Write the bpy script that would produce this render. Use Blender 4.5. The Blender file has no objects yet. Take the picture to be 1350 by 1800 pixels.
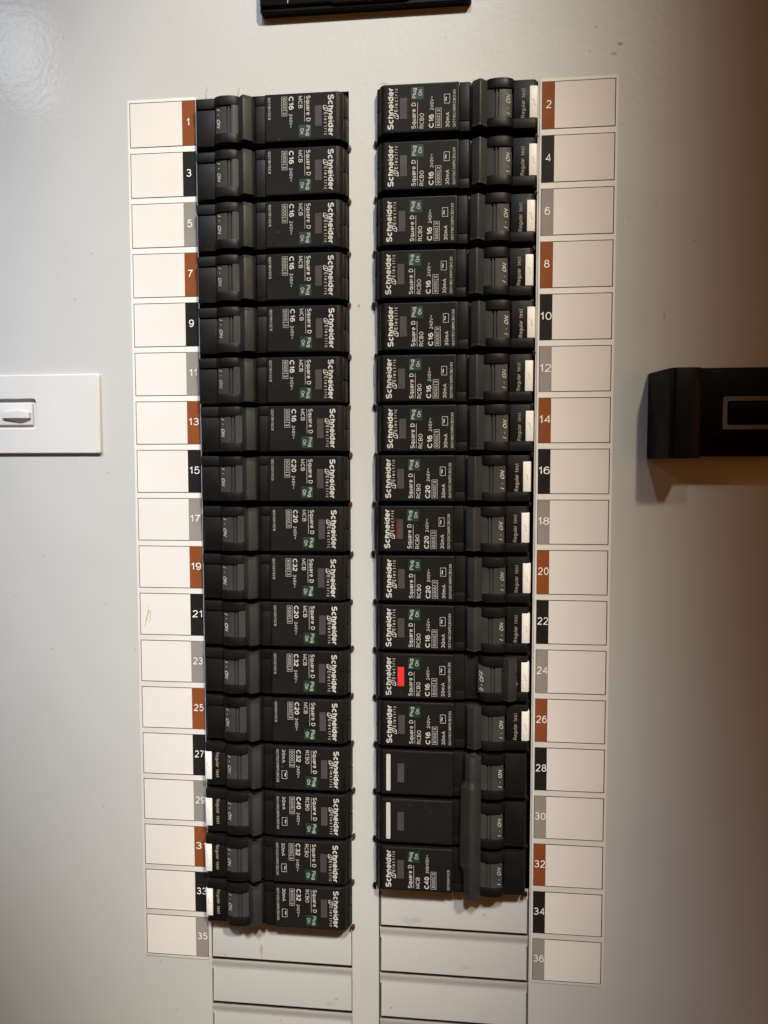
import bpy, bmesh, math, random
from mathutils import Matrix, Vector
random.seed(7)
MM = 0.001
SC = bpy.context.scene
COL = SC.collection

# ------------------------------------------------------------------ camera
def rodr(r):
    th = math.sqrt(sum(a*a for a in r)); k = [a/th for a in r]
    K = Matrix(((0,-k[2],k[1]),(k[2],0,-k[0]),(-k[1],k[0],0)))
    return Matrix.Identity(3) + math.sin(th)*K + (1-math.cos(th))*(K@K)
Rc = rodr((0.06242, 0.10652, 0.00207))
def ax(i, s=1):
    r = Rc[i]                                   # row i of the camera rotation
    return Vector((r[0], r[2], -r[1]))*s
rx, up, bk = ax(0), ax(1,-1), ax(2,-1)
cam = bpy.data.cameras.new('camera'); camo = bpy.data.objects.new('camera', cam); COL.objects.link(camo)
M = Matrix((rx, up, bk)).transposed().to_4x4(); M.translation = Vector((0.0384, -0.29317, 0))
camo.matrix_world = M
cam.sensor_fit = 'VERTICAL'; cam.sensor_height = 36; cam.sensor_width = 27; cam.lens = 27.0
cam.clip_start = 0.01; cam.clip_end = 50
SC.camera = camo

# ------------------------------------------------------------------ world, lamps, exposure
SC.view_settings.view_transform = 'Standard'; SC.view_settings.look = 'None'
SC.view_settings.exposure = -0.12; SC.view_settings.gamma = 1
W = bpy.data.worlds.new('World'); SC.world = W; W.use_nodes = True
bg = W.node_tree.nodes['Background']; bg.inputs[0].default_value = (0.090, 0.044, 0.012, 1); bg.inputs[1].default_value = 0.5

def aim(o, target):
    o.rotation_euler = (Vector(target)-o.location).to_track_quat('-Z','Y').to_euler()
def area(name, loc, target, sx, sy, power, colr, spread=180):
    l = bpy.data.lights.new(name, 'AREA'); l.shape = 'RECTANGLE'; l.size = sx; l.size_y = sy
    l.energy = power; l.color = colr; l.spread = math.radians(spread)
    o = bpy.data.objects.new(name, l); COL.objects.link(o); o.location = loc; aim(o, target); return o
def spot(name, loc, target, power, colr, ang, blend, rad):
    l = bpy.data.lights.new(name, 'SPOT'); l.energy = power; l.color = colr
    l.spot_size = math.radians(ang); l.spot_blend = blend; l.shadow_soft_size = rad
    o = bpy.data.objects.new(name, l); COL.objects.link(o); o.location = loc; aim(o, target); return o
#LAMPS
LAMPS = [   # name, place, aim, cone, stretch, watts, colour, radius, blend: overhead light split into fitted spots, several added to brighten dim areas
 ('fitted_spot', (0.05,-0.85,0.80), (-0.065,0,0.05), 19.5, 1.6, 26, (.70,.79,1), .05, 1),
 ('fitted_spot', (0.42,-0.80,0.75), (-0.034,0,0.0), 14.6, 2.0, 74, (1,.88,.64), .045, .9),
 ('fitted_spot', (-0.25,-0.95,0.90), (-0.185,0,0.15), 20, 1.1, 17, (.78,.88,1), .06, 1),  # added to brighten the upper left of the sheet
 ('fitted_spot', (0.06,-0.95,0.85), (0.016,0,-0.232), 13.0, 1.2, 58, (.92,.89,.87), .06, 1),  # added to brighten the lower middle, round the blanking tabs
 ('added_side_fill', (0.70,-0.90,-0.20), (-0.09,0,-0.04), 12, 1.8, 3, (.86,.96,1), .12, 1),  # added weak fill to soften shadows, no known source
 ('warm_room_lamp', (0.70,-0.60,0.05), (0.12,0,0.0), 75, 1.0, 3.1, (1,.29,.03), .16, 1),
 ('fitted_spot', (-0.45,-0.85,0.85), (-0.15,0,-0.01), 13.6, 1.0, 40, (.74,.83,1), .04, 1),  # added to lift the middle of the left side
]
for nm,lo,ta,an,sy,pw,cl,ra,bl in LAMPS:
    o = spot(nm, lo, ta, pw, cl, an, bl, ra); o.scale = (1.0, sy, 1.0)
area('wall_lamp', (-0.66, -0.88, 0.64), (-0.1, 0, 0.05), 0.07, 0.12, 0.45, (0.95, 1.0, 1.0))
#ENDLAMPS

# ------------------------------------------------------------------ materials
def newmat(name):
    m = bpy.data.materials.new(name); m.use_nodes = True
    nt = m.node_tree; return m, nt, nt.nodes['Principled BSDF']
def plastic(name, colr, rough=0.4, var=0.15, bump=0.02, bscale=2500, dust=0.0, spec=0.28, scale=60, dustcol=(0.35,0.33,0.30)):
    m, nt, b = newmat(name); N, L = nt.nodes, nt.links
    tc = N.new('ShaderNodeTexCoord'); oi = N.new('ShaderNodeObjectInfo')
    ad = N.new('ShaderNodeVectorMath'); ad.operation = 'MULTIPLY_ADD'
    L.new(oi.outputs['Random'], ad.inputs[0]); ad.inputs[1].default_value = (7.3, 3.1, 5.7); L.new(tc.outputs['Object'], ad.inputs[2])
    n1 = N.new('ShaderNodeTexNoise'); n1.inputs['Scale'].default_value = scale; n1.inputs['Detail'].default_value = 6
    L.new(ad.outputs[0], n1.inputs['Vector'])
    mr = N.new('ShaderNodeMapRange'); mr.inputs[1].default_value = .3; mr.inputs[2].default_value = .7
    mr.inputs[3].default_value = 1-var; mr.inputs[4].default_value = 1+var
    L.new(n1.outputs['Fac'], mr.inputs[0])
    mx = N.new('ShaderNodeVectorMath'); mx.operation = 'SCALE'; mx.inputs[0].default_value = colr[:3]
    L.new(mr.outputs[0], mx.inputs['Scale'])
    last = mx.outputs[0]
    if dust:
        n3 = N.new('ShaderNodeTexNoise'); n3.inputs['Scale'].default_value = 900; n3.inputs['Detail'].default_value = 2
        L.new(ad.outputs[0], n3.inputs['Vector'])
        r3 = N.new('ShaderNodeMapRange'); r3.inputs[1].default_value = .70; r3.inputs[2].default_value = .80
        r3.inputs[3].default_value = 0; r3.inputs[4].default_value = dust
        L.new(n3.outputs['Fac'], r3.inputs[0])
        mm = N.new('ShaderNodeMix'); mm.data_type = 'RGBA'; L.new(r3.outputs[0], mm.inputs[0]); L.new(last, mm.inputs[6])
        mm.inputs[7].default_value = (*dustcol, 1); last = mm.outputs[2]
    L.new(last, b.inputs['Base Color'])
    r = N.new('ShaderNodeMapRange'); r.inputs[1].default_value = .3; r.inputs[2].default_value = .7
    r.inputs[3].default_value = max(.05, rough-.07); r.inputs[4].default_value = rough+.09
    n2 = N.new('ShaderNodeTexNoise'); n2.inputs['Scale'].default_value = 160; n2.inputs['Detail'].default_value = 5
    L.new(ad.outputs[0], n2.inputs['Vector']); L.new(n2.outputs['Fac'], r.inputs[0]); L.new(r.outputs[0], b.inputs['Roughness'])
    if bump:
        nb = N.new('ShaderNodeTexNoise'); nb.inputs['Scale'].default_value = bscale; L.new(ad.outputs[0], nb.inputs['Vector'])
        bp = N.new('ShaderNodeBump'); bp.inputs['Strength'].default_value = bump*10; bp.inputs['Distance'].default_value = 0.00005
        L.new(nb.outputs['Fac'], bp.inputs['Height']); L.new(bp.outputs[0], b.inputs['Normal'])
    b.inputs['Specular IOR Level'].default_value = spec
    return m

M_BODY = plastic('black_plastic', (0.0066,0.0062,0.0060), .46, .35, .05, dust=.09, spec=.18)
M_LABEL = plastic('black_label_film', (0.0105,0.0098,0.0093), .5, .15, .02, dust=.14, spec=.10)
M_BARREL = plastic('charcoal_plastic', (0.042,0.042,0.041), .40, .25, .04, dust=.12, spec=.2)
M_KNOB = plastic('dark_grey_plastic', (0.028,0.028,0.0275), .46, .2, .03, dust=.15)
M_PRINT = plastic('pale_print', (0.48,0.48,0.465), .6, .12, 0)
M_ENGR = plastic('engraved_paint', (0.55,0.55,0.54), .6, .3, 0)
M_FAINT = plastic('faint_grey_print', (0.34,0.30,0.27), .6, .3, 0)
M_GREEN = plastic('green_print', (0.010,0.036,0.021), .5, .1, 0)
M_WINDOW = plastic('smoked_window', (0.060,0.052,0.055), .32, .1, 0)
M_RED = plastic('red_flag', (0.66,0.035,0.034), .35, .12, 0)
M_DRED = plastic('dim_red_window', (0.12,0.02,0.022), .32, .3, 0)
M_WHITE = plastic('white_button_plastic', (0.80,0.78,0.75), .42, .02, .01)
M_STICK = plastic('white_sticker', (0.665,0.64,0.615), .55, .02, .01, dust=.04, scale=25)
M_PAPER = plastic('white_writing_film', (0.685,0.66,0.64), .52, .022, .02, bscale=1500, dust=.03, scale=45)
M_LINE = plastic('printed_line', (0.05,0.046,0.045), .6, .1, 0)
M_BROWN = plastic('brown_print', (0.215,0.062,0.020), .5, .06, .01, dust=.05, spec=.12)
M_BLACK = plastic('black_print', (0.014,0.0125,0.0115), .5, .15, .01, dust=.10, spec=.12)
M_GREY = plastic('grey_print', (0.25,0.232,0.218), .5, .05, .01, dust=.05, spec=.12)
M_NUM = plastic('white_numeral_print', (0.80,0.79,0.77), .55, .02, 0)
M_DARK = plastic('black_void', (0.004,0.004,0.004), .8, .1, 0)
M_RUST = plastic('rusty_edge', (0.30,0.16,0.08), .8, .5, 0, scale=300)
M_LATCH = plastic('white_latch_plastic', (0.58,0.585,0.58), .4, .02, .01)
M_HANDLE = plastic('satin_black_handle', (0.0042,0.0036,0.0032), .42, .2, .03, dust=.2, spec=.09)
M_HBLACK = plastic('dead_black_plastic', (0.0015,0.0013,0.0012), .5, .2, .02, dust=.05, spec=.08)
M_BACK = plastic('seam_backing_grey', (0.12,0.125,0.125), .7, .4, 0)  # tone for the sheet added behind the tab gaps
M_STAIN = plastic('rusty_stain', (0.50,0.36,0.20), .7, .5, 0, scale=400)
M_RING = plastic('brown_grey_gasket', (0.10,0.070,0.052), .6, .1, 0)
M_TIP = plastic('dark_red_brown_plastic', (0.060,0.022,0.022), .35, .3, 0)

def painted_metal():
    m, nt, b = newmat('grey_painted_steel'); N, L = nt.nodes, nt.links
    tc = N.new('ShaderNodeTexCoord')
    n1 = N.new('ShaderNodeTexNoise'); n1.inputs['Scale'].default_value = 9; n1.inputs['Detail'].default_value = 8; n1.inputs['Roughness'].default_value=.6
    L.new(tc.outputs['Object'], n1.inputs['Vector'])
    cr = N.new('ShaderNodeMapRange'); cr.inputs[1].default_value=.3; cr.inputs[2].default_value=.7; cr.inputs[3].default_value=.965; cr.inputs[4].default_value=1.035
    L.new(n1.outputs['Fac'], cr.inputs[0])
    sc = N.new('ShaderNodeVectorMath'); sc.operation='SCALE'; sc.inputs[0].default_value=(0.488,0.495,0.492); L.new(cr.outputs[0], sc.inputs['Scale'])
    last = sc.outputs[0]
    def blend(fac, colr):
        nonlocal last
        mm = N.new('ShaderNodeMix'); mm.data_type='RGBA'; L.new(fac, mm.inputs[0]); L.new(last, mm.inputs[6]); mm.inputs[7].default_value=(*colr,1); last = mm.outputs[2]
    # tiny dark specks
    v = N.new('ShaderNodeTexNoise'); v.inputs['Scale'].default_value=420; v.inputs['Detail'].default_value=1; L.new(tc.outputs['Object'], v.inputs['Vector'])
    vr = N.new('ShaderNodeMapRange'); vr.inputs[1].default_value=.765; vr.inputs[2].default_value=.80; vr.inputs[4].default_value=.4; L.new(v.outputs['Fac'], vr.inputs[0])
    blend(vr.outputs[0], (0.12,0.10,0.08))
    # smudges, and a brown mark on a tab, where they sit on the sheet (mm: x, z, radius x, radius z)
    nz = N.new('ShaderNodeTexNoise'); nz.inputs['Scale'].default_value=350; nz.inputs['Detail'].default_value=5; L.new(tc.outputs['Object'], nz.inputs['Vector'])
    for (x,z,rx_,rz_,c,st) in ((92.5,150.5,1.1,.8,(.12,.09,.05),.8),(90.2,147.3,1.5,.7,(.12,.10,.06),.6),(84,157,.5,.5,(.14,.1,.07),.7),
                          (-43.4,-197.5,1.0,4.0,(.30,.20,.12),.55),(-15,-218,3,1.2,(.2,.19,.17),.3),(-2.5,60,.4,.9,(.1,.1,.1),.8),
                          (7,141,2.4,.8,(.2,.18,.15),.4),(18,-181,5,2.5,(.25,.24,.22),.3),(40,-199,4,1,(.25,.22,.18),.25),
                          (-109,-140,.6,.5,(.12,.11,.1),.8),(-86,-205,.6,.5,(.12,.11,.1),.6),(110,54,.6,1.5,(.15,.12,.1),.5)):
        sv = N.new('ShaderNodeVectorMath'); sv.operation='SUBTRACT'; L.new(tc.outputs['Object'], sv.inputs[0]); sv.inputs[1].default_value=(x*MM,0,z*MM)
        dv = N.new('ShaderNodeVectorMath'); dv.operation='DIVIDE'; L.new(sv.outputs[0], dv.inputs[0]); dv.inputs[1].default_value=(rx_*MM,1,rz_*MM)
        ln = N.new('ShaderNodeVectorMath'); ln.operation='LENGTH'; L.new(dv.outputs[0], ln.inputs[0])
        a = N.new('ShaderNodeMath'); a.operation='MULTIPLY_ADD'; L.new(nz.outputs['Fac'], a.inputs[0]); a.inputs[1].default_value=1.6; L.new(ln.outputs['Value'], a.inputs[2])
        r = N.new('ShaderNodeMapRange'); r.inputs[1].default_value=1.0; r.inputs[2].default_value=1.8; r.inputs[3].default_value=st; r.inputs[4].default_value=0; L.new(a.outputs[0], r.inputs[0])
        blend(r.outputs[0], c)
    L.new(last, b.inputs['Base Color'])
    b.inputs['Roughness'].default_value = .40; b.inputs['IOR'].default_value = 1.5; b.inputs['Coat Weight'].default_value = .35; b.inputs['Coat Roughness'].default_value = .12
    rr = N.new('ShaderNodeMapRange'); rr.inputs[1].default_value=.3; rr.inputs[2].default_value=.7; rr.inputs[3].default_value=.36; rr.inputs[4].default_value=.44
    L.new(n1.outputs['Fac'], rr.inputs[0]); L.new(rr.outputs[0], b.inputs['Roughness'])
    op = N.new('ShaderNodeTexNoise'); op.inputs['Scale'].default_value=480; op.inputs['Detail'].default_value=3; L.new(tc.outputs['Object'], op.inputs['Vector'])
    bp = N.new('ShaderNodeBump'); bp.inputs['Strength'].default_value=.35; bp.inputs['Distance'].default_value=0.00012
    L.new(op.outputs['Fac'], bp.inputs['Height'])
    ow = N.new('ShaderNodeTexNoise'); ow.inputs['Scale'].default_value=14; ow.inputs['Detail'].default_value=2; L.new(tc.outputs['Object'], ow.inputs['Vector'])
    bp2 = N.new('ShaderNodeBump'); bp2.inputs['Strength'].default_value=.25; bp2.inputs['Distance'].default_value=0.002
    L.new(ow.outputs['Fac'], bp2.inputs['Height']); L.new(bp.outputs[0], bp2.inputs['Normal']); L.new(bp2.outputs[0], b.inputs['Normal']); L.new(bp2.outputs[0], b.inputs['Coat Normal'])
    return m
M_METAL = painted_metal()

# ------------------------------------------------------------------ mesh helpers
# working coordinates are millimetres: x right, h out of the sheet (towards the viewer), z up
class MB:
    def __init__(s): s.v=[]; s.f=[]; s.m=[]; s.mats=[]
    def mi(s, mat):
        if mat not in s.mats: s.mats.append(mat)
        return s.mats.index(mat)
    def raw(s, vs, fs, mat):
        o=len(s.v); k=s.mi(mat); s.v += [tuple(v) for v in vs]
        for f in fs: s.f.append(tuple(o+i for i in f)); s.m.append(k)
    def bm(s, bm_, mat):
        bm_.verts.index_update(); s.raw([v.co[:] for v in bm_.verts], [[v.index for v in f.verts] for f in bm_.faces], mat); bm_.free()
    def prism(s, prof, z0, z1, mat, bev=.25, seg=2, axis='z'):
        """prof: polygon of (a,b); axis z -> (x,h) run along z; axis h -> (x,z) run along h; axis x -> (z,h) run along x"""
        b = bmesh.new()
        P = {'z': lambda a,c,t:(a,c,t), 'h': lambda a,c,t:(a,t,c), 'x': lambda a,c,t:(t,c,a)}[axis]
        A=[b.verts.new(P(p[0],p[1],z0)) for p in prof]; B=[b.verts.new(P(p[0],p[1],z1)) for p in prof]; n=len(prof)
        b.faces.new(A); b.faces.new(B[::-1])
        for i in range(n): b.faces.new((A[i],B[i],B[(i+1)%n],A[(i+1)%n]))
        bmesh.ops.recalc_face_normals(b, faces=b.faces)
        if bev:
            es=[e for e in b.edges if len(e.link_faces)==2 and e.calc_face_angle(0)>math.radians(25)]
            bmesh.ops.bevel(b, geom=es, offset=bev, segments=seg, affect='EDGES', profile=.5, clamp_overlap=True)
        s.bm(b, mat)
    def box(s, x0,x1,h0,h1,z0,z1, mat, bev=.25, seg=2):
        s.prism([(x0,h0),(x1,h0),(x1,h1),(x0,h1)], z0, z1, mat, bev, seg)
    def sheet(s, poly, h, mat):                       # flat printed shape, (x,z) polygon
        s.raw([(x,h,z) for x,z in poly],[tuple(range(len(poly)))],mat)
    def rect(s, x0,x1,z0,z1,h,mat): s.sheet([(x0,z0),(x1,z0),(x1,z1),(x0,z1)],h,mat)
    def frame(s, x0,x1,z0,z1,w,h,mat):
        s.rect(x0,x1,z0,z0+w,h,mat); s.rect(x0,x1,z1-w,z1,h,mat); s.rect(x0,x0+w,z0+w,z1-w,h,mat); s.rect(x1-w,x1,z0+w,z1-w,h,mat)
    def mesh(s, name, smooth=True):
        me = bpy.data.meshes.new(name)
        me.from_pydata([(x*MM, -h*MM, z*MM) for x,h,z in s.v], [], s.f)
        for m in s.mats: me.materials.append(m)
        me.polygons.foreach_set('material_index', s.m)
        b = bmesh.new(); b.from_mesh(me)
        if smooth: bmesh.ops.recalc_face_normals(b, faces=b.faces)
        b.to_mesh(me); b.free()
        if smooth:
            me.polygons.foreach_set('use_smooth',[True]*len(me.polygons)); me.set_sharp_from_angle(angle=math.radians(32))
        me.update(); return me
def obj(name, me, parent=None, loc=None):
    if isinstance(me, MB): me = me.mesh(name, smooth=True)
    o = bpy.data.objects.new(name, me); COL.objects.link(o)
    if parent: o.parent = parent
    if loc: o.location = loc
    return o
def tag(o, label=None, cat=None, group=None, kind=None):
    if label: o['label']=label
    if cat: o['category']=cat
    if group: o['group']=group
    if kind: o['kind']=kind
    return o
def empty(name, loc, rot=(0,0,0)):
    o = bpy.data.objects.new(name, None); o.empty_display_size=.01; COL.objects.link(o); o.location=loc; o.rotation_euler=rot; return o

# a plain monoline grotesque, drawn as strokes (cap height 1)
def _e(cx,cy,rx,ry,a0,a1,n=None):
    n=n or max(4,int(abs(a1-a0)/20)); return [(cx+rx*math.cos(math.radians(a0+(a1-a0)*i/n)),cy+ry*math.sin(math.radians(a0+(a1-a0)*i/n))) for i in range(n+1)]
XH=.73
GL={
'0':(.54,[_e(.27,.5,.27,.5,90,450)]), '1':(.26,[[(0,.76),(.12,.84),(.22,1),(.22,0)]]),
'2':(.54,[_e(.27,.72,.25,.28,165,-25)+[(.36,.42),(.08,.14),(0,0),(.54,0)]]),
'3':(.54,[_e(.26,.75,.23,.25,155,-80)+[(.2,.52)],[(.2,.53)]+_e(.26,.265,.27,.265,85,-160)]),
'4':(.58,[[(.42,0),(.42,1),(0,.29),(.58,.29)]]),
'5':(.54,[[(.5,1),(.11,1),(.04,.49)]+_e(.26,.33,.28,.33,135,-155)]),
'6':(.54,[_e(.27,.32,.27,.32,90,450),[(.0,.34)]+_e(.29,.5,.29,.5,180,45)]),
'7':(.54,[[(0,1),(.54,1),(.34,.62),(.2,.25),(.17,0)]]),
'8':(.54,[_e(.27,.765,.22,.235,90,450),_e(.27,.27,.27,.27,90,450)]),
'9':(.54,[_e(.27,.68,.27,.32,90,450),[(.54,.66)]+_e(.25,.5,.29,.5,0,-135)]),
'S':(.6,[_e(.3,.75,.26,.25,25,255)+_e(.3,.25,.3,.26,75,-155)]),
'C':(.66,[_e(.35,.5,.35,.5,42,318,14)]), 'O':(.72,[_e(.36,.5,.36,.5,90,450)]), 'Q':(.72,[_e(.36,.5,.36,.5,90,450),[(.44,.25),(.72,-.05)]]),
'D':(.62,[[(0,0),(0,1),(.26,1)]+_e(.26,.5,.36,.5,75,-75)+[(.26,0),(0,0)]]),
'E':(.54,[[(.54,1),(0,1),(0,0),(.56,0)],[(0,.52),(.5,.52)]]), 'F':(.5,[[(.52,1),(0,1),(0,0)],[(0,.5),(.45,.5)]]),
'B':(.56,[[(0,.53),(0,1),(.3,1)]+_e(.3,.765,.22,.235,70,-70)+[(.3,.53),(0,.53)],[(.3,.53)]+_e(.3,.265,.27,.265,70,-70)+[(.3,0),(0,0),(0,.53)]]),
'P':(.56,[[(0,0),(0,1),(.3,1)]+_e(.3,.73,.26,.27,70,-70)+[(.3,.46),(0,.46)]]),
'R':(.6,[[(0,0),(0,1),(.32,1)]+_e(.32,.74,.25,.26,70,-70)+[(.32,.48),(0,.48)],[(.3,.48),(.6,0)]]),
'M':(.7,[[(0,0),(0,1),(.35,.12),(.7,1),(.7,0)]]), 'N':(.6,[[(0,0),(0,1),(.6,0),(.6,1)]]), 'H':(.58,[[(0,0),(0,1)],[(.58,0),(.58,1)],[(0,.52),(.58,.52)]]),
'V':(.64,[[(0,1),(.32,0),(.64,1)]]), 'A':(.66,[[(0,0),(.33,1),(.66,0)],[(.12,.32),(.54,.32)]]), 'I':(.0,[[(0,0),(0,1)]]), 'T':(.6,[[(0,1),(.6,1)],[(.3,1),(.3,0)]]),
'c':(.44,[_e(.24,XH/2,.24,XH/2,48,312,11)]), 'e':(.48,[[(.03,.36),(.48,.36)]+_e(.24,XH/2,.24,XH/2,10,318,13)]),
'n':(.42,[[(0,0),(0,XH)],[(0,.42)]+_e(.21,.48,.21,.25,170,0)+[(.42,0)]]), 'h':(.42,[[(0,0),(0,1)],[(0,.42)]+_e(.21,.48,.21,.25,170,0)+[(.42,0)]]),
'm':(.7,[[(0,0),(0,XH)],[(0,.46)]+_e(.175,.51,.175,.22,170,0)+[(.35,0)],[(.35,.46)]+_e(.525,.51,.175,.22,170,0)+[(.7,0)]]),
'u':(.42,[[(.42,0),(.42,XH)],[(0,XH)]+_e(.21,.25,.21,.25,180,350)+[(.42,.31)]]), 'i':(.0,[[(0,0),(0,XH)],[(0,.9),(0,1.02)]]), 'l':(.0,[[(0,0),(0,1)]]),
'd':(.47,[_e(.235,XH/2,.235,XH/2,90,450),[(.47,0),(.47,1)]]), 'q':(.47,[_e(.235,XH/2,.235,XH/2,90,450),[(.47,-.27),(.47,XH)]]),
'g':(.47,[_e(.235,XH/2,.235,XH/2,90,450),[(.47,XH),(.47,-.05)]+_e(.235,-.06,.235,.22,-10,-160)]),
'a':(.44,[_e(.22,.5,.2,.23,160,0)+[(.42,.12),(.46,0)],[(.42,.42),(.2,.37)]+_e(.18,.185,.18,.18,110,290)+[(.34,.06),(.42,.2)]]),
'r':(.26,[[(0,0),(0,XH)],[(0,.40),(.04,.58),(.13,.7),(.27,.72)]]), 't':(.26,[[(.11,.96),(.11,.12),(.17,.01),(.27,.01)],[(0,XH),(.25,XH)]]),
's':(.4,[_e(.2,.545,.18,.18,25,255)+_e(.2,.19,.21,.185,75,-155)]),
'~':(.62,[[(0,.40)]+_e(.155,.45,.14,.13,165,35,6)+_e(.465,.55,.14,.13,215,345,6)+[(.62,.60)]]), '/':(.32,[[(0,-.02),(.32,1.02)]]), ' ':(.2,[]), '-':(.25,[[(0,.37),(.25,.37)]]),
}
def ribbon(pts, w):
    """outline strip of a polyline with mitred corners"""
    P_=[Vector(p) for p in pts]; Q=[P_[0]]
    for p in P_[1:]:
        if (p-Q[-1]).length>1e-4: Q.append(p)
    closed=(Q[0]-Q[-1]).length<1e-3 and len(Q)>3
    if closed: Q=Q[:-1]
    n=len(Q); vs=[]; fs=[]
    for i in range(n):
        a=Q[i-1] if (i or closed) else None; c=Q[(i+1)%n] if (i<n-1 or closed) else None
        d1=(Q[i]-a).normalized() if a is not None else None; d2=(c-Q[i]).normalized() if c is not None else None
        if d1 is None: d1=d2
        if d2 is None: d2=d1
        t=(d1+d2)
        t=t.normalized() if t.length>1e-3 else d1
        nn=Vector((-t.y,t.x)); k=1/max(.45,nn.dot(Vector((-d1.y,d1.x))))
        vs+=[tuple(Q[i]+nn*w/2*k),tuple(Q[i]-nn*w/2*k)]
    for i in range(n if closed else n-1):
        j=(i+1)%n; fs.append((2*i,2*i+1,2*j+1,2*j))
    return vs,fs
_txt={}
def glyphs(s, weight=.118, shear=0.0, space=1.0):
    k=(s,weight,shear,space)
    if k in _txt: return _txt[k]
    x=0; st=[]; w=weight
    for ch in s:
        gw,sts=GL[ch]
        for q in sts:
            vs,fs=ribbon([(px*(1-.12*w)+x+w/2, w/2+py*(1-w)) for px,py in q],w); st.append(([(a+shear*b,b) for a,b in vs],fs))
        x+=gw+w+.14*space+(space-1)*.1
    _txt[k]=st; return st
_lift=[0]
def letter(mb, s, t0, base, cap, width, hfun, mat, weight=.118, shear=0.0, space=1.0, place=None):
    """lettering that runs along t (downwards on a left-hand breaker) with its letters' tops towards +x"""
    st=glyphs(s,weight,shear,space); wmax=max(v[0] for vs,fs in st for v in vs); wmin=min(v[0] for vs,fs in st for v in vs)
    sx = width/(wmax-wmin) if width else cap
    pl = place or (lambda t,u:(u, 7.4-t))
    for i,(vs,fs) in enumerate(st):
        out=[]
        for a,b in vs:
            x,z = pl(t0+(a-wmin)*sx, base+b*cap); out.append((x, (hfun(x) if callable(hfun) else hfun)+.003*(i%3), z))
        mb.raw(out, fs, mat)
def stroke(mb, pts, w, h, mat):
    vs,fs=ribbon(pts,w); _lift[0]=(_lift[0]+1)%4
    mb.raw([(a,h+.003*_lift[0],b) for a,b in vs],fs,mat)

# ------------------------------------------------------------------ breaker pieces (left-hand orientation; x 0..59.3 stored as x-29.6)
X = lambda x: x-29.6
def P(*pts): return [(X(a),b) for a,b in pts]
HL = 6.0                              # height of the label face
TOPZ = HL+.16
def cheek_h(x, peak=8.1):             # hump profile (x unshifted)
    t=(x-14.0)/5.25; return 4.6+(peak-4.6)*math.sqrt(max(0,1-min(1,abs(t))**2.3))
def cheek_prof(peak=8.1, x0=8.8, x1=19.2, n=14):
    pts=[(x0,-6)]
    for i in range(n+1):
        x=x0+(x1-x0)*i/n; pts.append((x,cheek_h(x,peak)))
    pts.append((x1,-6)); return P(*pts)
def barrel_h(x):
    t=(x-14.2)/6.8; return 3.0+4.05*math.sqrt(max(0,1-t*t))
def barrel_prof(knurl):
    xs=[9.75,9.9,10.3,11.2,12.2,13.2,14.1,14.2]
    pts=[(9.75,-2)]+[(x,barrel_h(x)) for x in xs]
    pts+=[(14.25,barrel_h(14.2)-.7),(14.75,barrel_h(14.7)-.7),(14.8,barrel_h(14.8)),(15.35,barrel_h(15.3)),(15.4,barrel_h(15.4)-.7),(16.0,barrel_h(16)-.7),(16.05,barrel_h(16.05)+ (.35 if knurl else 0))]
    pts+=[(16.8,barrel_h(16.8)+(.45 if knurl else 0)),(17.7,barrel_h(17.7)+(.35 if knurl else 0)),(18.6,barrel_h(18.6)),(20.0,barrel_h(20)),(20.0,-2)]
    return pts

def housing(rcbo, plain=False):
    m=MB(); z0,z1=-8.6,8.6
    xo = .7 if rcbo else 1.6
    m.box(X(1.0),X(58.6),-16,2.2,-8.2,8.2,M_BODY,.2)
    # outer end: a low field with a raised strip at one side
    if plain:
        m.prism(P((.9,-2),(9.0,-2),(9.0,5.0),(1.6,5.0),(.9,4.2)),z0+.1,z1-.1,M_BODY,.3)
        m.prism(P((8.9,-2),(19.7,-2),(19.7,4.0),(9.4,4.0)),z0+.2,z1-.2,M_BODY,.2)
    elif rcbo:
        m.prism(P((xo,-2),(9.0,-2),(9.0,4.9),(xo+.9,4.9),(xo,3.6)),z0+.1,5.1,M_BODY,.14)
        m.prism(P((xo,-2),(9.0,-2),(9.0,5.5),(xo+.5,5.5),(xo,4.9)),5.18,z1,M_BODY,.14)
        m.prism(P((8.9,-2),(19.7,-2),(19.7,4.0),(9.4,4.0)),z0+.2,z1-.2,M_BODY,.2)
    else:
        m.prism(P((xo,-2),(9.0,-2),(9.0,4.6),(xo+.5,4.6),(xo,4.1)),z0+.1,4.9,M_BODY,.12)
        m.prism(P((xo,-2),(9.0,-2),(9.0,5.2),(xo+.4,5.2),(xo,4.7)),5.0,z1,M_BODY,.14)
        m.prism(P((8.9,-2),(19.7,-2),(19.7,4.0),(9.4,4.0)),z0+.2,z1-.2,M_BODY,.2)
    # dip between toggle and label
    m.prism(P((19.5,-2),(24.4,-2),(24.4,4.9),(23.2,4.4),(19.5,4.2)),z0+.15,z1-.15,M_BODY,.2)
    m.prism(P((24.45,-2),(28.4,-2),(28.4,5.25),(25.0,5.25),(24.45,4.9)),z0,4.95,M_BODY,.12)
    m.prism(P((24.45,-2),(28.4,-2),(28.4,5.25),(25.0,5.25),(24.45,4.9)),5.15,z1,M_BODY,.12)
    # label block and stepped inner end
    m.prism(P((28.5,-2),(57.6,-2),(57.6,4.0),(56.9,5.3),(55.6,HL),(28.5,HL)),z0,z1,M_BODY,.25,3)
    m.prism(P((57.3,-8),(58.9,-8),(58.9,1.6),(58.2,3.6),(57.3,4.2)),z0+.2,-.3,M_BODY,.3)
    m.prism(P((57.3,-8),(58.9,-8),(58.9,1.4),(58.2,3.2),(57.3,3.7)),.1,z1-.2,M_BODY,.3)
    m.box(X(55.6),X(57.0),HL-.9,HL-.25,-.6,-.25,M_BODY,.1)
    return m.mesh('housing')
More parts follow.
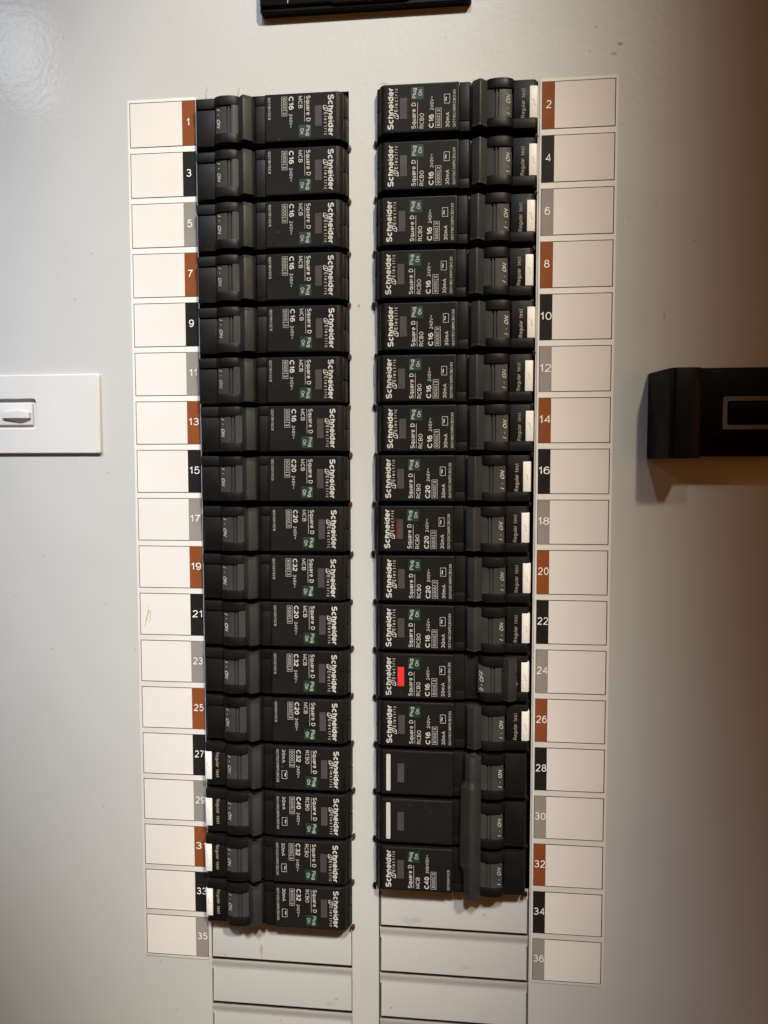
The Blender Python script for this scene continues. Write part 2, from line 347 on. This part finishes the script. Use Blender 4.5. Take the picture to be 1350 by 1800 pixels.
def cheeks():
    a=MB(); a.prism(cheek_prof(7.65),5.1,8.45,M_BODY,.1); b=MB(); b.prism(cheek_prof(7.65),-8.45,-5.0,M_BODY,.1)
    return a.mesh('cheek'), b.mesh('cheek')
def toggle(knurl, off=False):
    fl=(lambda x: 29.2-x) if off else (lambda x:x)
    m=MB(); m.prism([(X(fl(a)),b) for a,b in barrel_prof(knurl)],-5.2,5.3,M_BARREL,0)
    if knurl:
        for i in range(34):
            z=-4.9+i*.295
            m.prism([(X(fl(16.25)),barrel_h(16.8)+.1),(X(fl(17.6)),barrel_h(17.6)+.1),(X(fl(17.6)),barrel_h(17.6)+.43),(X(fl(16.25)),barrel_h(16.8)+.50)],z,z+.15,M_BARREL,0)
    return m.mesh('toggle')
def grip(off=False, zt=7.95, zb=-8.1):
    fl=(lambda x: 28.9-x) if off else (lambda x:x)
    b=MB()
    outer=[(18.1,4.0),(18.1,6.0),(20.7,8.6),(21.2,8.6),(23.7,6.7),(23.9,4.4)]
    inner=[(19.2,4.3),(19.2,6.0),(20.8,7.6),(21.2,7.6),(22.8,6.3),(22.9,4.5)]
    o=[(X(fl(a)),h) for a,h in outer]
    b.prism(o,zb,zt-1.0,M_KNOB,.18)
    # hollow upper end: a rim of four walls round a dark slot
    q=[(X(fl(a)),h) for a,h in outer]; r=[(X(fl(a)),h) for a,h in inner]; n=len(q)
    vs=[(x,h,zt-1.0) for x,h in q]+[(x,h,zt) for x,h in q]+[(x,h,zt) for x,h in r]+[(x,h,zt-.95) for x,h in r]
    fs=[]
    for i in range(n):
        j=(i+1)%n; fs+=[(i,j,n+j,n+i),(n+i,n+j,2*n+j,2*n+i),(2*n+i,2*n+j,3*n+j,3*n+i)]
    b.raw(vs,fs,M_KNOB); b.raw([(x,h,zt-.93) for x,h in r],[tuple(range(n))],M_DARK)
    return b.mesh('toggle_grip')
def mark_mesh(off=False):
    m=MB()
    if off:
        hf=lambda x: barrel_h(29.2-(x+29.6))+.05
        letter(m,'0',2.9,X(17.4),1.45,1.1,hf,M_ENGR,.13,.3); letter(m,'OFF',6.3,X(17.4),1.45,4.3,hf,M_ENGR,.13,.3)
        m.sheet([(X(17.9),2.2),(X(18.3),2.1),(X(18.3),2.5),(X(17.9),2.6)],barrel_h(11)+.06,M_ENGR)
    else:
        hf=lambda x: barrel_h(x+29.6)+.05
        letter(m,'I',3.4,X(10.25),1.4,.6,hf,M_ENGR,.13,.3); letter(m,'ON',7.2,X(10.25),1.4,3.2,hf,M_ENGR,.13,.3)
        m.sheet([(X(10.8),1.8),(X(11.15),1.72),(X(11.15),2.05),(X(10.8),2.12)],barrel_h(10.8)+.06,M_ENGR)
    return m.mesh('toggle_marking',False)
def label_sheet():
    m=MB(); m.box(X(28.95),X(55.25),HL-.2,HL+.12,-8.15,8.15,M_LABEL,.08,1)
    return m.mesh('face_label')
def badge():
    m=MB(); c=[]
    x0,x1,z0,z1,r=X(41.25),X(45.85),-7.3,-2.9,.35
    for cx,cz,a0 in ((x1-r,z1-r,0),(x0+r,z1-r,90),(x0+r,z0+r,180),(x1-r,z0+r,270)):
        for k in range(4): a=math.radians(a0+30*k); c.append((cx+r*math.cos(a),cz+r*math.sin(a)))
    m.sheet(c,HL+.14,M_GREEN); return m.mesh('green_badge',False)
def window(mat):
    m=MB(); m.box(X(47.35),X(49.85),HL,HL+.15,-3.6,3.75,mat,0); return m.mesh('indicator_window',False)
def dwin():
    m=MB(); m.box(X(47.35),X(49.1),HL,HL+.15,-3.6,3.75,M_WINDOW,0); m.box(X(49.1),X(49.85),HL,HL+.15,-3.6,3.75,M_DRED,0); return m.mesh('indicator_window',False)
def logo(m):
    # small oval S emblem before the second line of the maker's name; (t,u) runs along and across the line
    T=lambda t,u:(X(u),7.4-t)
    cx,cy=4.75,51.35
    def sl(t,u): return T(cx+t+u*.45, cy+u)
    st=[(.62,.55),(.45,.82),(.12,.86),(-.12,.62),(-.14,.3),(.0,-.02),(.16,-.32),(.12,-.64),(-.12,-.88),(-.45,-.84),(-.62,-.58)]
    stroke(m,[sl(*p) for p in st],.24,TOPZ,M_PRINT)
    stroke(m,[sl(*p) for p in [(-.25,.92),(-.6,.75),(-.82,.3),(-.86,-.2),(-.74,-.65),(-.6,-.85)]],.18,TOPZ,M_PRINT)
    stroke(m,[sl(*p) for p in [(.25,-.92),(.6,-.75),(.82,-.3),(.86,.2),(.74,.65),(.6,.85)]],.24,TOPZ,M_PRINT)
def lettering(kind, rating, code, volts='240V~'):
    m=MB(); h=TOPZ
    L=lambda *a,**k: letter(m,*a,**k)
    L('Schneider',0,X(52.25),2.2,14.7,h,M_PRINT,weight=.195,space=.7)
    L('Electric',6.3,X(50.75),1.25,8.1,h,M_PRINT,weight=.12,space=2.6)
    logo(m)
    L('Square D',0,X(44.15),1.55,9.2,h,M_PRINT,weight=.145)
    m.rect(X(43.45),X(43.57),7.4-9.2,7.4,h,M_PRINT)
    L(kind,0,X(41.2),1.5,4.4 if kind=='MCB' else 5.3,h,M_PRINT)
    L('Plug',10.75,X(44.05),1.35,3.5,h,M_PRINT,weight=.12); L('On',11.55,X(41.85),1.35,2.1,h,M_PRINT,weight=.12)
    L(rating,0,X(37.6),1.8,4.8,h,M_PRINT,weight=.185,space=.7)
    L(volts,6.2,X(37.7),1.2,5.0 if len(volts)<6 else 7.4,h,M_PRINT)
    z0,z1=7.4-6.9,7.4; m.frame(X(34.85),X(36.95),z0,z1,.115,h,M_PRINT); m.rect(X(34.95),X(36.85),7.4-5.0,7.4-4.87,h,M_PRINT)
    L('6000',.55,X(35.3),1.2,3.9,h,M_PRINT,weight=.11); L('3',5.5,X(35.3),1.2,.85,h,M_PRINT)
    if kind=='RCBO':
        L('30mA',0,X(31.95),1.3,5.3,h,M_PRINT)
        m.frame(X(31.8),X(33.9),7.4-11.7,7.4-8.4,.13,h,M_PRINT)
        L('~',9.2,X(32.25),1.9,1.6,h,M_PRINT,weight=.17)
    L(code,0,X(29.75),.92,8.0 if kind=='MCB' else 13.1,h,M_PRINT,weight=.10)
    return m.mesh('lettering',False)
def button():
    m=MB(); m.prism(P((0.35,1.0),(3.3,1.0),(3.3,5.35),(.9,5.35),(.35,4.6)),-6.15,5.0,M_WHITE,.15); me=m.mesh('test_button')
    k=MB(); stroke(k,[(X(2.6),-1.5),(X(2.0),-1.35),(X(1.7),-.9),(X(1.75),0),(X(1.6),.6),(X(1.1),.75)],.14,5.37,M_FAINT)
    return me,k.mesh('button_mark',False)
def test_text():
    m=MB(); letter(m,'Regular test',2.6,X(4.95),1.35,10.2,4.97,M_FAINT); return m.mesh('test_lettering',False)
def tip(M_TIP,f=1):
    m=MB(); m.prism([(a,b*f) for a,b in [(X(58.7),-9.4),(X(59.6),-8.7),(X(60.1),-9.6),(X(60.0),-10.6),(X(59.3),-11.2),(X(58.7),-11.2)]],.1,1.2,M_TIP,.25,2,'h'); return m.mesh('retaining_tip')
def outer_tip(f=1):
    m=MB(); m.prism([(a,b*f) for a,b in [(X(1.2),-9.4),(X(.2),-9.0),(X(-.3),-9.8),(X(0),-10.8),(X(1.2),-11.0)]],.6,1.6,M_BODY,.2,2,'h'); return m.mesh('retaining_clip')

ME_H={k:housing(*k) for k in ((False,False),(True,False),(False,True))}
CH_A,CH_B=cheeks()
ME_T={(True,False):toggle(True),(False,False):toggle(False),(False,True):toggle(False,True)}
ME_G={False:grip(),True:grip(True)}
ME_M={False:mark_mesh(),True:mark_mesh(True)}
ME_L=label_sheet(); ME_B=badge(); ME_W={'grey':window(M_WINDOW),'red':window(M_RED),'dim':dwin()}
ME_BT,ME_BM=button(); ME_TT=test_text(); ME_TIP=tip(M_TIP); ME_TIPB=tip(M_BODY,-1); ME_OT=outer_tip(); ME_OTB=outer_tip(-1)
_lt={}
def breaker(side, x, z, kind, rating, label, group, win='grey', off=False, tilt=0.0):
    rcbo = kind=='RCBO'
    code = 'QO1%s%s'%(rating[1:], 'C06RCBO30' if rcbo else 'VSC6')
    t = empty('circuit_breaker', (x*MM,0,z*MM), (0, (math.pi if side=='R' else 0)+tilt, 0))
    tag(t,label,'circuit breaker',group)
    obj('housing',ME_H[(rcbo,False)],t); obj('cheek',CH_A,t); obj('cheek',CH_B,t)
    tg=obj('toggle',ME_T[(not rcbo,False) if not off else (False,True)],t)
    obj('toggle_grip',ME_G[off],tg); obj('toggle_marking',ME_M[off],tg)
    fl=obj('face_label',ME_L,t)
    k=(kind,rating)
    if k not in _lt: _lt[k]=lettering(kind,rating,code)
    obj('green_badge',ME_B,fl); obj('lettering',_lt[k],fl)
    w=obj('indicator_window',ME_W[win],t)
    if win=='red': w['label']='bright red indicator window'
    if rcbo:
        b=obj('test_button',ME_BT,t); obj('button_mark',ME_BM,b); obj('test_lettering',ME_TT,t); obj('retaining_clip',ME_OT if side=='L' else ME_OTB,t)
    obj('retaining_tip',ME_TIP if side=='L' else ME_TIPB,t)
    return t

LP=[(-35.77,127.92),(-35.88,108.46),(-35.98,89.23),(-36.09,70.04),(-35.95,50.70),(-36.29,31.71),(-35.76,13.36),(-35.93,-5.57),(-35.48,-24.86),(-35.80,-43.53),(-35.45,-61.76),(-35.66,-80.57),(-35.54,-99.46),(-35.07,-118.32),(-35.17,-137.11),(-35.60,-155.87),(-35.49,-174.24)]
RP=[(34.02,129.07),(34.00,108.81),(33.46,89.02),(33.08,69.85),(33.95,50.91),(33.33,31.70),(33.74,13.28),(32.99,-5.36),(32.60,-24.32),(33.25,-43.17),(33.12,-61.98),(33.06,-80.66),(33.34,-99.36),(33.06,-118.29),(33.00,-137.36),(32.97,-156.43)]
LR=['C16']*7+['C20','C20','C32','C20','C32','C20','C32','C40','C32','C32']
RR=['C16']*7+['C20','C20','C20','C16','C16','C16']
band=['brown','black','grey']
ORD='topmost second third fourth fifth sixth seventh eighth ninth tenth eleventh twelfth thirteenth fourteenth fifteenth sixteenth lowest'.split()
for i,(x,z) in enumerate(LP):
    x+=.3
    n=2*i+1; rc=i>=13; c=band[i%3]
    lab='%s from top in the left row, black %s breaker %sby number %d'%(ORD[i],LR[i],'with white button ' if rc else '',n)
    if i==0: lab='topmost black C16 breaker of the left row beside brown number 1 tab'
    if i==16: lab='lowest black C32 breaker of the left row beside black number 33 tab'
    breaker('L',x,z,'RCBO' if rc else 'MCB',LR[i],lab,
            'residual current breakers at the bottom of the left row' if rc else 'plain breakers of the left row', tilt=random.uniform(-.003,.003))
for i,(x,z) in enumerate(RP[:13]):
    n=2*i+2; c=band[i%3]
    lab='%s from top in the right row, black %s breaker beside number %d'%(ORD[i],RR[i],n)
    if i==0: lab='topmost breaker of the right row, with white test button beside brown number 2 tab'
    if i==11: lab='black breaker switched off with bright red window beside grey number 24 tab'
    if i==8: lab='black C20 breaker with dim dark red window edge beside grey number 18 tab'
    breaker('R',x,z,'RCBO',RR[i],lab,'residual current breakers of the right row',win={11:'red',8:'dim'}.get(i,'grey'),off=(i==11), tilt=random.uniform(-.003,.003))

# three-pole breaker: three modules under one long grip
t=empty('three_pole_breaker',(RP[14][0]*MM,0,RP[14][1]*MM),(0,math.pi,0))
tag(t,'wide black three-pole breaker with one long common grip, beside tabs 28, 30 and 32','circuit breaker')
for k in range(3):
    dz=(RP[14][1]-RP[13+k][1])*MM; dx=-(RP[13+k][0]-RP[14][0])*MM
    L0=(dx,0,dz)
    obj('housing',ME_H[(False,True)],t,L0); obj('cheek',CH_A,t,L0); obj('cheek',CH_B,t,L0)
    tg=obj('toggle',ME_T[(False,False)],t,L0); obj('toggle_marking',ME_M[False],tg)
    fl=obj('face_label',ME_L,t,L0)
    if k==2:
        obj('green_badge',ME_B,fl); obj('lettering',lettering('MCB','C40','QO340VSC6','240/415V~'),fl)
    else:
        m=MB(); x0,x1,z0,z1,r=X(52.6),X(54.2),-7.2,7.2,.4; c=[]
        for cx,cz,a0 in ((x1-r,z1-r,0),(x0+r,z1-r,90),(x0+r,z0+r,180),(x1-r,z0+r,270)):
            for q in range(5): a=math.radians(a0+22.5*q); c.append((cx+r*math.cos(a),cz+r*math.sin(a)))
        m.sheet(c,TOPZ,M_PRINT); o=obj('printed_bar',m.mesh('printed_bar',False),fl); o['label']='plain white bar printed across the label'
    obj('indicator_window',ME_W['grey'],t,L0); obj('retaining_tip',ME_TIPB,t,L0); obj('retaining_clip',ME_OTB,t,L0)
def common_grip():
    m=MB()
    sec=lambda w,h:[(18.0,4.2),(18.0,6.6),(20.6,h),(22.2,h),(24.0+w,7.4),(24.2+w,4.6)]
    rings=[(29.0,.0,9.4),(17.2,.0,9.4),(15.2,1.6,10.2),(-18.0,1.8,10.2),(-20.5,.2,9.6),(-27.3,.0,9.4)]
    # here +z is downwards in the picture (the breaker is turned half round)
    rings=[(-27.0,.0,9.3),(-17.5,.0,9.3),(-15.0,1.5,10.3),(15.5,1.9,10.3),(18.5,.5,9.5),(28.3,.2,9.3)]
    vs=[];fs=[];n=6
    for z,w,h in rings: vs+=[(X(a),b,z) for a,b in sec(w,h)]
    for i in range(len(rings)-1):
        for j in range(n): k=(j+1)%n; fs.append((i*n+j,i*n+k,(i+1)*n+k,(i+1)*n+j))
    fs.append(tuple(range((len(rings)-1)*n,len(rings)*n)))
    b=bmesh.new(); V=[b.verts.new(v) for v in vs]
    for f in fs: b.faces.new([V[i] for i in f])
    # hollow end
    r=[(19.0,4.5),(19.0,6.3),(20.8,8.3),(22.0,8.3),(23.2,6.9),(23.3,4.8)]
    R1=[b.verts.new((X(a),h,-27.0)) for a,h in r]; R2=[b.verts.new((X(a),h,-25.8)) for a,h in r]
    for j in range(n):
        k=(j+1)%n; b.faces.new((V[j],V[k],R1[k],R1[j])); b.faces.new((R1[j],R1[k],R2[k],R2[j]))
    b.faces.new(R2)
    bmesh.ops.recalc_face_normals(b,faces=b.faces)
    es=[e for e in b.edges if len(e.link_faces)==2 and e.calc_face_angle(0)>math.radians(14)]
    bmesh.ops.bevel(b,geom=es,offset=.3,segments=2,affect='EDGES',profile=.5,clamp_overlap=True)
    m.bm(b,M_KNOB)
    m.prism(P((20.2,4.4),(20.2,7.6),(21.9,7.6),(21.9,7.1),(20.8,7.1),(20.8,4.4)),-28.3,-26.2,M_KNOB,.1)
    return m.mesh('common_grip')
obj('common_grip',common_grip(),t)

# ------------------------------------------------------------------ sheet-steel cover
cover=empty('cover_sheet',(0,0,0))
tag(cover,'pale grey painted steel cover sheet carrying both rows of breakers','panel')
OL=(-65.3,-6.0); OR=(4.7,63.7); TOP=139.0; HEND=-260
LT0=-182.0; RT0=-164.5     # upper ends of the blanking tabs
def plate():
    m=MB()
    xs=[-420,OL[0],OL[1],OR[0],OR[1],420]; th=-1.6
    def blk(x0,x1,z0,z1):
        # front face plus edges
        m.raw([(x0,0,z0),(x1,0,z0),(x1,0,z1),(x0,0,z1),(x0,th,z0),(x1,th,z0),(x1,th,z1),(x0,th,z1)],
              [(0,1,2,3),(0,1,5,4),(1,2,6,5),(2,3,7,6),(3,0,4,7),(4,5,6,7)],M_METAL)
    b=bmesh.new(); zs=[-520,HEND,TOP,420]
    g=[[b.verts.new((x,0,z)) for x in xs] for z in zs]
    for i in range(3):
        for j in range(5):
            if i==1 and j in (1,3): continue
            b.faces.new((g[i][j],g[i][j+1],g[i+1][j+1],g[i+1][j]))
    ext=bmesh.ops.extrude_face_region(b,geom=b.faces[:])
    for v in ext['geom']:
        if isinstance(v,bmesh.types.BMVert): v.co.y=th
    bmesh.ops.recalc_face_normals(b,faces=b.faces)
    m.bm(b,M_METAL)
    return m.mesh('sheet')
obj('sheet',plate(),cover)
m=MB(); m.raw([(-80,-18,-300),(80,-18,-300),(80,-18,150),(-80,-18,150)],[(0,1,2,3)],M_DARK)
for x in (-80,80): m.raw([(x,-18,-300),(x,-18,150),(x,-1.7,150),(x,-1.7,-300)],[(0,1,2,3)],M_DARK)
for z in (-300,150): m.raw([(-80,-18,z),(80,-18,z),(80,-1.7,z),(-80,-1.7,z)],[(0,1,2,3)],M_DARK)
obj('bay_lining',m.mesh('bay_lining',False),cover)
# blanking tabs: gap at both sides and below, soft bend above
def tab(xa,xb,ztop,zbot,tiltm):
    m=MB(); n=14; bend=4.68; ga=.38; vs=[];fs=[]
    rows=[]
    for i in range(n+1):
        s=i/n; z=ztop+bend*(1-s); f=(1-math.cos(math.pi*s))/2; rows.append((z,-.05-1.05*f,0))
    rows.append((ztop-.3,-1.1,0)); rows.append((ztop-.31,-1.1,ga)); rows.append((zbot+.5,-.55,ga)); rows.append((zbot+.15,-.6,ga)); rows.append((zbot,-.8,ga)); rows.append((zbot,-2.2,ga))
    # side walls run down so the tab has its thickness
    for z,h,gx in rows:
        x0=xa+gx-(.1 if gx==0 else 0); x1=xb-gx-.02; dz0=tiltm/2; dz1=-tiltm/2
        vs+=[(x0,h-1.4,z+dz0),(x0,h,z+dz0),(x1,h,z+dz1),(x1,h-1.4,z+dz1)]
    for i in range(len(rows)-1):
        for j in range(3): a=4*i+j; fs.append((a,a+1,a+5,a+4))
    m.raw(vs,fs,M_METAL)
    # bare rusty lip under the cut
    e=MB.__new__(MB); e.__init__()
    N_=26; pv=[]; pf=[]
    for i in range(N_+1):
        u=i/N_; x=xa+.3+(xb-xa-.6)*u; z=zbot-.46+tiltm/2-tiltm*u+random.uniform(-.03,.03)
        w=.10+.10*random.random(); pv+=[(x,-.02,z),(x,-.02,z-w)]
        if i: k=2*i; pf.append((k-2,k-1,k+1,k))
    e.raw(pv,pf,M_RUST)
    o=obj('blanking_tab',m.mesh('blanking_tab'),cover)
    obj('rusty_lip',e.mesh('rusty_lip',False),o)
for k in range(4): tab(OL[0]+1.2,OL[1],-187.6-19.0*k,-201.4-19.0*k,0)
for k in range(5): tab(OR[0]+.6,OR[1]-.4,-169.6-19.0*k,-183.5-19.0*k,0)
m=MB()
m.rect(OL[0]+.5,OL[1],-262,-187,-2.6,M_BACK); m.rect(OR[0],OR[1],-262,-169,-2.6,M_BACK)  # sheets added behind the gaps so the seams come out lighter
obj('added_seam_backing',m.mesh('added_seam_backing',False),cover)
# fillers where the sheet comes down to the tabs' outer side
m=MB(); m.box(OL[0]-.05,OL[0]+1.2,-1.6,-.02,-260,-183.6,M_METAL,0); obj('tab_margin',m.mesh('tab_margin'),cover)
# whiskers of cut sealant above the first left breaker
m=MB()
for pts in ([(-61.0,137.9),(-60.6,139.6),(-60.9,141.4),(-60.2,143.2)],[(-48.9,138.4),(-48.3,140.2),(-47.8,142.6)]):
    for i in range(len(pts)-1):
        (a,b_),(c,d)=pts[i],pts[i+1]; m.raw([(a-.09,.3,b_),(a+.09,.3,b_),(c+.09,.5,d),(c-.09,.5,d),(a,.55,b_),(c,.75,d)],[(0,1,2,3),(0,4,5,3),(1,4,5,2)],M_STICK)
obj('sealant_whisker',m,cover)

# ------------------------------------------------------------------ numbered label strips
BC={'brown':M_BROWN,'black':M_BLACK,'grey':M_GREY}
def rounded(x0,x1,z0,z1,r,n=5):
    c=[]
    for cx,cz,a0 in ((x1-r,z1-r,0),(x0+r,z1-r,90),(x0+r,z0+r,180),(x1-r,z0+r,270)):
        for k in range(n): a=math.radians(a0+90/(n-1)*k); c.append((cx+r*math.cos(a),cz+r*math.sin(a)))
    return c
def strip(side, x0, w, z0, label):
    t=empty('label_strip',((x0+w/2)*MM,0,(z0-8.5*19)*MM)); tag(t,label,'label')
    cx=x0+w/2; cz=z0-8.5*19
    hb=16.93; th=.35
    mL,mR=(1.1,.25) if side=='L' else (.75,.85)
    m=MB(); m.prism(rounded(x0-mL-cx,x0+w+mR-cx,z0-17*19-hb-1.1-cz,z0+1.1-cz,1.1),.0,th,M_STICK,.12,2,'h')
    obj('backing_sheet',m.mesh('backing_sheet'),t)
    # raised ribs between cells
    for i in range(18):
        a=z0-i*19-cz; b=a-hb; xa=x0-cx; xb=xa+w; n=2*i+(1 if side=='L' else 2); c=band[i%3]
        cell=MB(); cell.box(xa,xb,th-.1,th+.04,b,a,M_LINE,0)
        co=obj('label_cell',cell.mesh('label_cell',False),t)
        if side=='L': bx0,bx1,px0,px1=xb-5.35,xb-.22,xa+.28,xb-5.35
        else: bx0,bx1,px0,px1=xa+.22,xa+4.65,xa+4.65,xb-.36
        q=MB(); q.box(px0,px1,th,th+.09,b+.30,a-.30,M_PAPER,0); obj('writing_space',q.mesh('writing_space',False),co)
        q=MB(); q.box(bx0,bx1,th,th+.085,b+.12,a-.12,BC[c],0); bo=obj('colour_band',q.mesh('colour_band',False),co); bo['label']='%s band'%c
        q=MB(); s=str(n)
        cap=2.85; wd=(1.95 if len(s)==1 else 4.05)
        if s=='1': wd=.95
        if s=='11': wd=3.0
        zc=a-hb*.475; xc=(bx0+bx1)/2+(.18 if side=='L' and len(s)==2 else 0)-( .2 if side=='L' and len(s)==1 else 0)
        off=.35 if side=='L' else 0
        letter(q,s,xc-wd/2+off*0,zc-cap/2,cap,wd,th+.10,M_NUM,.115,place=lambda tt,u:(tt,u)); obj('number',q.mesh('number',False),co)
    return t
STRIP_L=strip('L',-91.36,26.24,138.69,'white strip of numbered cells left of the breakers, odd numbers 1 to 35')
strip('R',65.05,26.31,138.60,'white strip of numbered cells right of the breakers, even numbers 2 to 36')

# rust-coloured rub marks on the left-hand cell numbered 21
sm=MB()
for pts,w in (([(-84.7,-60.6),(-85.0,-62.2),(-85.5,-63.4),(-85.9,-65.2)],.34),([(-84.1,-61.2),(-84.0,-62.6),(-84.4,-63.8)],.22),([(-85.7,-64.6),(-86.2,-66.8),(-86.3,-67.6)],.2),([(-83.9,-63.9),(-84.6,-66.0)],.13),([(-84.9,-58.6),(-84.6,-60.0)],.14)):
    stroke(sm,[(a-3.0-STRIP_L.location.x/MM, b+2.6-STRIP_L.location.z/MM) for a,b in pts],w*1.4,.50,M_STAIN)
obj('rub_mark',sm.mesh('rub_mark',False),STRIP_L)

# ------------------------------------------------------------------ white latch plate at the left edge
t=empty('latch_plate',(-0.155,0,0.0200)); tag(t,'white plastic latch plate with a small sliding catch at the left edge','latch')
ox,oz=-155,20.0
m=MB(); hx0,hx1,hz0,hz1=-177.6-ox,-132.3-ox,14.4-oz,26.0-oz; X0,X1,Z0,Z1=-205-ox,-105.7-ox,4.3-oz,35.6-oz
b=bmesh.new()
def ring(c,h): return [b.verts.new((x,h,z)) for x,z in c]
o_=rounded(X0,X1,Z0,Z1,.8); i_=rounded(hx0,hx1,hz0,hz1,1.3)
A=ring(o_,0);B=ring(rounded(X0,X1,Z0,Z1,.8),1.3);B2=ring(rounded(X0+.4,X1-.4,Z0+.4,Z1-.4,.6),1.7);C=ring(rounded(hx0-.3,hx1+.3,hz0-.3,hz1+.3,1.5),1.7);D=ring(i_,1.4);E_=ring(i_,.1)
n=len(A)
for P0,P1 in ((A,B),(B,B2),(B2,C),(C,D),(D,E_)):
    for i in range(n): j=(i+1)%n; b.faces.new((P0[i],P0[j],P1[j],P1[i]))
b.faces.new(E_)
m.bm(b,M_LATCH); obj('plate',m.mesh('plate'),t)
m=MB(); m.box(-176-ox,-134.0-ox,.0,1.3,15.7-oz,24.5-oz,M_LATCH,.35,3); s=obj('slide',m.mesh('slide'),t)
m=MB(); kx0,kxm,kx1=-146.6-ox,-138.9-ox,-134.4-ox; kz0,kz1=18.3-oz,21.4-oz
m.raw([(kx0,1.1,kz1-.6),(kxm,1.1,kz1+.1),(kx1,1.1,kz1-.6),(kx0,1.1,kz0),(kxm,1.1,kz0-2.2),(kx1,1.1,kz0),
       (kx0+.4,2.5,kz1-.8),(kxm,3.6,kz1-.2),(kx1-.4,2.5,kz1-.8),(kx0+.4,2.5,kz0+.2),(kxm,3.6,kz0+.2),(kx1-.4,2.5,kz0+.2)],
      [(0,1,7,6),(1,2,8,7),(6,7,10,9),(7,8,11,10),(0,6,9,3),(2,8,11,5),(3,9,10,4),(4,10,11,5)],M_LATCH)
obj('catch',m.mesh('catch'),s)

# ------------------------------------------------------------------ black handle at the right edge
t=empty('cabinet_handle',(0.150,0,0.0175)); tag(t,'black plastic handle unit reaching in from the right edge','handle')
ox,oz=150,17.5
m=MB(); m.prism([(104.6-ox,0),(118.6-ox,0),(118.6-ox,17.2),(115.5-ox,18.0),(110.0-ox,18.0),(109.0-ox,17.2),(108.2-ox,17.3),(104.6-ox,1.5)],1.9-oz,33.0-oz,M_HANDLE,.5,3)
obj('end_cap',m.mesh('end_cap'),t)
m=MB()
m.prism([(2.6-oz,0),(33.4-oz,0),(33.4-oz,11.6),(31.6-oz,12.4),(8.7-oz,12.4),(8.2-oz,11.6),(2.6-oz,11.2)],118.0-ox,215-ox,M_HBLACK,.3,2,'x')
obj('bar',m.mesh('bar'),t)
b=bmesh.new(); o_=rounded(127.2-ox,190-ox,11.9-oz,23.3-oz,.7); i_=rounded(128.7-ox,188.5-ox,13.4-oz,21.8-oz,.8)
A=ring(o_,12.3);B=ring(o_,12.9);C=ring(i_,12.9);D=ring(i_,12.3)
n=len(A)
for P0,P1 in ((A,B),(B,C),(C,D)):
    for i in range(n): j=(i+1)%n; b.faces.new((P0[i],P0[j],P1[j],P1[i]))
m=MB(); m.bm(b,M_RING); obj('gasket_frame',m.mesh('gasket_frame'),t)
m=MB(); m.box(129.2-ox,188-ox,11.9,12.7,13.9-oz,21.3-oz,M_HBLACK,.2); obj('inner_panel',m.mesh('inner_panel'),t)

# ------------------------------------------------------------------ black unit at the top edge
t=empty('black_switch_unit',(0,0,0.1892)); tag(t,'black plastic unit with a lipped lower edge, cut off by the top of the photo','switch')
m=MB(); m.prism(rounded(-38.6,39.4,-22.3,30,.9),0,3.6,M_HANDLE,.4,3,'h')
m.prism([(-38.4,-20.4),(-12,-20.4),(-11,-21.0),(16,-21.0),(17,-20.4),(39.2,-20.4),(39.2,29),(-38.4,29)],3.2,4.8,M_HANDLE,.4,3,'h')
obj('case',m.mesh('case'),t)
m=MB(); stroke(m,[(-27.9,-19.9),(-27.6,-17),(-27.2,-12)],.22,4.83,M_ENGR); obj('scratch',m.mesh('scratch',False),t)
